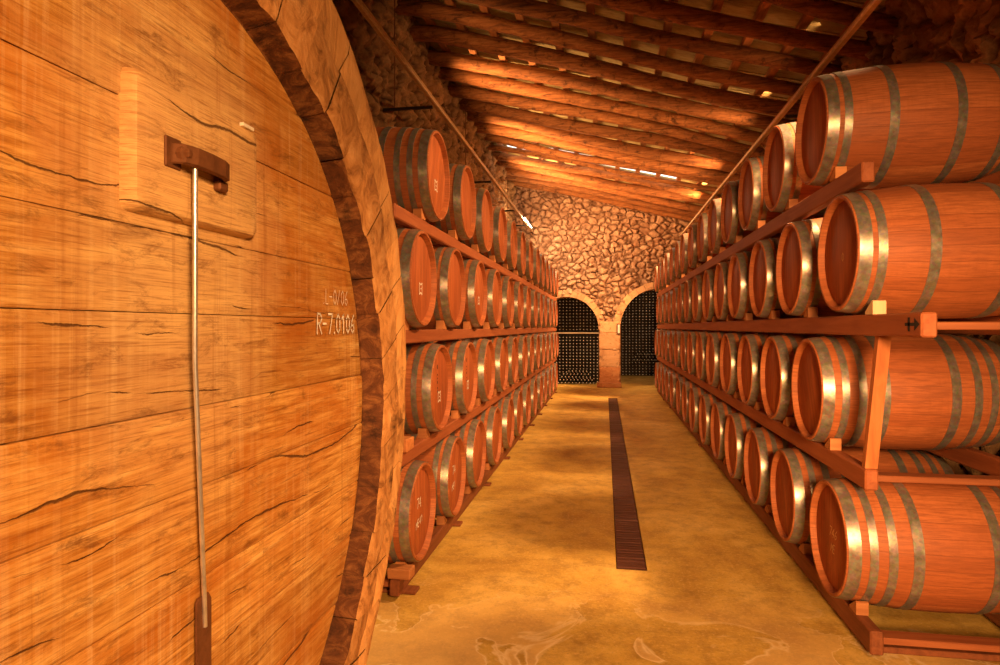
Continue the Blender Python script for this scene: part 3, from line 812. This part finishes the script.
# ------------------------------------------------------------------ light rails
def rail(side, X, Z, ys, ywall):
    s_ = 1 if side == 'right' else -1
    root = empty('light_rail'); tag(root, 'long thin metal lighting rail bracketed above the %s barrel stack' % side, 'lighting rail', 'lighting rails')
    y0, y1 = .8, 16.45
    b = MB()
    P = []; prof = [(-.024, .022), (-.024, -.022), (.024, -.022), (.024, .022), (.018, .022), (.018, -.014), (-.018, -.014), (-.018, .022)]
    for yy in (y0, y1): P += [(X + a, yy, Z + c) for a, c in prof]
    n = 8; b.poly(P, [(i, (i + 1) % n, n + (i + 1) % n, n + i) for i in range(n)] + [(0, 1, 2, 5), (5, 2, 3, 4), (0, 5, 6, 7), (8, 13, 10, 9), (13, 12, 11, 10), (8, 15, 14, 13)])
    b.build('channel', M['darksteel'], root)
    b = MB(); e = -s_ * .026; b.box((X + e - .012, y0, Z - .030), (X + e + .004, y1, Z - .012)); b.build('edge_glint_strip', M['strip'], root)  # pale strip stands in for the bright line of light on the rail
    for yy in ys:
        b = MB(); xa_, xb_ = sorted((X + s_ * .03, ywall)); b.box((xa_, yy - .02, Z - .05), (xb_, yy + .02, Z - .022), 0, .003); b.build('bracket', M['black'], root)
        xh = X + s_ * .47; b = MB(); b.tube([(xh, yy, Z - .03), (xh, yy, roof_z(xh) - .07)], .006, 6); b.build('hanger', M['rust'], root)
    return root
rail('left', -1.86, 4.05, (6.9, 10.6, 13.3, 15.3), XL + .01); rail('right', 1.86, 3.84, (7.2, 10.6, 13.3, 16.2), XR - .01)
tb = empty('tube_lamp'); tag(tb, 'glowing tube lamp at the far end of the left lighting rail', 'lamp')
b = MB(); b.tube([(-1.86, 14.7, 4.112), (-1.86, 16.3, 4.112)], .022, 10); b.build('tube', M['tube'], tb, smooth=60)
for yy in (14.68, 16.3):
    b = MB(); b.box((-1.885, yy - .02, 4.0735), (-1.835, yy + .02, 4.138), 0, .004); b.build('end_cap', M['black'], tb)

# plaque on pillar
pq = empty('wall_thermometer'); tag(pq, 'small narrow framed gauge fixed to the stone pillar between arches', 'gauge')
b = MB(); b.box((.30, YF - .135, 1.38), (.40, YF - .09, 1.66), 0, .01); b.build('case', M['rust'], pq)
b = MB(); b.box((.325, YF - .142, 1.41), (.375, YF - .13, 1.63), 0, .004); b.build('dial', M['white'], pq)

# ------------------------------------------------------------------ bottles
def bottle_mesh():
    b = MB()
    # lying along +x local; neck towards -x (the aisle)
    prof = [(0, .0135), (.03, .0145), (.07, .0145), (.085, .016), (.12, .036), (.14, .039), (.30, .039), (.302, .034)]
    b.lathe_x(prof, 10, [1, 1, 0, 0, 0, 0, 0], False, False)
    n = 10; m = len(prof); b.f.append(tuple(i * m for i in range(n))); b.mi.append(1)
    b.f.append(tuple(i * m + m - 1 for i in range(n))); b.mi.append(0)
    return b
bp = bottle_mesh().build('wine_bottle', [M['glass'], M['cap']], smooth=40)
bp.rotation_euler = (0, 0, PI / 2)
SP = .0945
YLB = 17.95; first_b = True; nb = 0
stuff = []
def put(x, y, zz, lb, grp):
    global first_b, nb
    if first_b: o = bp; first_b = False
    else: o = copy_of(bp)
    o.location = (x, y, zz); nb += 1
    tag(o, lb, 'bottle', grp)
# left cellar: two banks, a plank between them
pos_hi, pos_lo = [], []
for k in range(12):
    for i in range(16):
        x = -.16 - .05 - SP * i; pos_lo.append((x, YLB, .045 + .0825 * k, i))
for k in range(12):
    for i in range(16):
        pos_hi.append((-.16 - .05 - SP * i, YLB, 1.50 + SP * .93 * k, i))
LO_TOP = .045 + .0825 * 11
pos_lo = [(x, y, .05 + SP * .93 * k, i) for k in range(15) for (x, y, _, i) in [(-.21 - SP * i_, YLB, 0, i_) for i_ in range(16)]]
for x, y, zz, i in pos_lo:
    if i < 10: put(x, y, zz, 'dark bottle in the lower bank of the left arch', 'bottles in the lower bank, left arch')
    else: stuff.append((x, y, zz))
for x, y, zz, i in pos_hi:
    if i < 10 and nb < 300 - 44 and zz < 2.4: put(x, y, zz, 'dark bottle in the upper bank of the left arch, above the plank', 'bottles in the upper bank, left arch')
    else: stuff.append((x, y, zz))
for k, cnt in enumerate((11, 10, 9, 8, 6)):
    for i in range(cnt):
        put(-.30 - SP * 1.02 * (i + .5 * k), YLB - .36, .045 + .08 * k, 'bottle in the low heap standing before the left arch bank', 'bottles in the low heap, left arch')
# right cellar, farther back
YRB = 20.9
for k in range(33):
    for i in range(18):
        stuff.append((.46 + .105 * i, YRB, .05 + .0925 * k))
for k, cnt in enumerate((12, 11, 10, 9)):
    for i in range(cnt): stuff.append((.85 + .107 * (i + .5 * k), YRB - .36, .05 + .2 + .09 * k + .2))
sb = MB(); src = bp.data
sv = [v.co.copy() for v in src.vertices]; sf = [tuple(p.vertices) for p in src.polygons]; sm = [p.material_index for p in src.polygons]
for x, y, zz in stuff:
    o_ = len(sb.v); sb.v += [(x - v.y, y + v.x, zz + v.z) for v in sv]; sb.f += [tuple(i + o_ for i in f) for f in sf]; sb.mi += sm
o = sb.build('bottle_bank', [M['glass'], M['cap']], smooth=40); tag(o, 'bank of dark bottles stacked to the top of the right arch', 'bottles', None, 'stuff')
b = MB(); b.box((-2.1, YLB - .06, 1.385), (-.10, YLB + .3, 1.42), 0, .005)
tag(b.build('shelf_plank', M['pale']), 'pale plank dividing the bottle banks inside the left arch', 'plank')
for cx, yy, lo, hi, lb in ((-.98, YLB + .32, -2.2, .0, 'left'), (1.4, YRB + .32, .44, 2.5, 'right')):
    b = MB(); b.box((lo, yy, 0), (hi, yy + .05, 3.08)); tag(b.build('backing_panel', M['black']), 'dark backing behind the bottles of the %s arch' % lb, 'panel')

# ------------------------------------------------------------------ light
def lamp(kind, loc, power, color, target=None, size=.2, size_y=None, spot=None, blend=.5):
    d = bpy.data.lights.new('lamp', kind); d.energy = power; d.color = color
    if kind == 'AREA':
        d.size = size
        if size_y: d.shape = 'RECTANGLE'; d.size_y = size_y
    else: d.shadow_soft_size = size
    if spot: d.spot_size = math.radians(spot); d.spot_blend = blend
    o = bpy.data.objects.new('lamp', d); COL.objects.link(o); o.location = loc
    if target: o.rotation_euler = (Vector(target) - Vector(loc)).to_track_quat('-Z', 'Y').to_euler()
    return o
WARM = (1., .52, .205); HOT = (1., .66, .36)
lamp('SPOT', (1.5, -1.6, 2.35), 1150, WARM, (-1.0, 1.25, 1.2), .30, None, 70, .95)
lamp('SPOT', (.25, -2.6, 2.1), 2300, WARM, (1.5, 3.9, 1.15), .45, None, 40, .8)
lamp('SPOT', (.45, -2.9, 2.3), 2600, WARM, (.05, 8., .4), .35, None, 28, .9)
lamp('SPOT', (1.1, -.6, 2.6), 360, WARM, (.1, 3.2, 0), .25, None, 70, .9)
for yy, p in ((6.8, 6), (8.6, 60), (11.2, 95), (13.8, 110)):
    for X, Z_, k in ((-1.82, 4.09, 1.1), (1.82, 3.88, .28)):
        lamp('AREA', (X, yy, Z_), p * k, WARM, (X * -.1, yy + 1.4, Z_ + 1.15), .06, 1.6).data.spread = math.radians(120)
for yy, p in ((4.5, 1.6), (7.2, 1.3), (9.9, 1.2), (12.6, 1.4), (15.2, 2.6)):
    lamp('SPOT', (1.80, yy, 3.78), 470 * p, WARM, (-1.0, yy + .3, 1.0), .08, None, 95, .9)
    if yy > 5: lamp('SPOT', (-1.80, yy, 3.99), 65 * p, WARM, (.4, yy + .3, .0), .08, None, 85, .9)
lamp('SPOT', (1.78, 5.2, 3.74), 210, WARM, (-2.45, 8.2, 3.5), .08, None, 62, .9)
lamp('POINT', (-1.75, 15.4, 4.2), 60, HOT, None, .06)
lamp('SPOT', (-1.75, 14.6, 4.0), 560, HOT, (-.9, 16.9, 2.4), .1, None, 110, .9)
lamp('POINT', (1.3, 19.2, 2.9), 30, WARM, None, .1); lamp('POINT', (-1.2, 17.7, 2.9), 8, WARM, None, .1)
w = bpy.data.worlds.new('sky'); sc.world = w; w.use_nodes = True
w.node_tree.nodes['Background'].inputs[0].default_value = (1, .93, .80, 1); w.node_tree.nodes['Background'].inputs[1].default_value = 2.2

# ------------------------------------------------------------------ camera
cam = bpy.data.cameras.new('camera'); co = bpy.data.objects.new('camera', cam); COL.objects.link(co)
co.location = (0, 0, H); co.rotation_euler = (PI / 2, 0, math.atan(105 / 640))
cam.sensor_width = 36; cam.lens = 36 * .640; cam.shift_y = -.0055; cam.clip_start = .02; cam.clip_end = 200
sc.camera = co
vs = sc.view_settings; vs.view_transform = 'Standard'; vs.look = 'None'; vs.exposure = 0.0; vs.gamma = 1; vs.use_curve_mapping = False
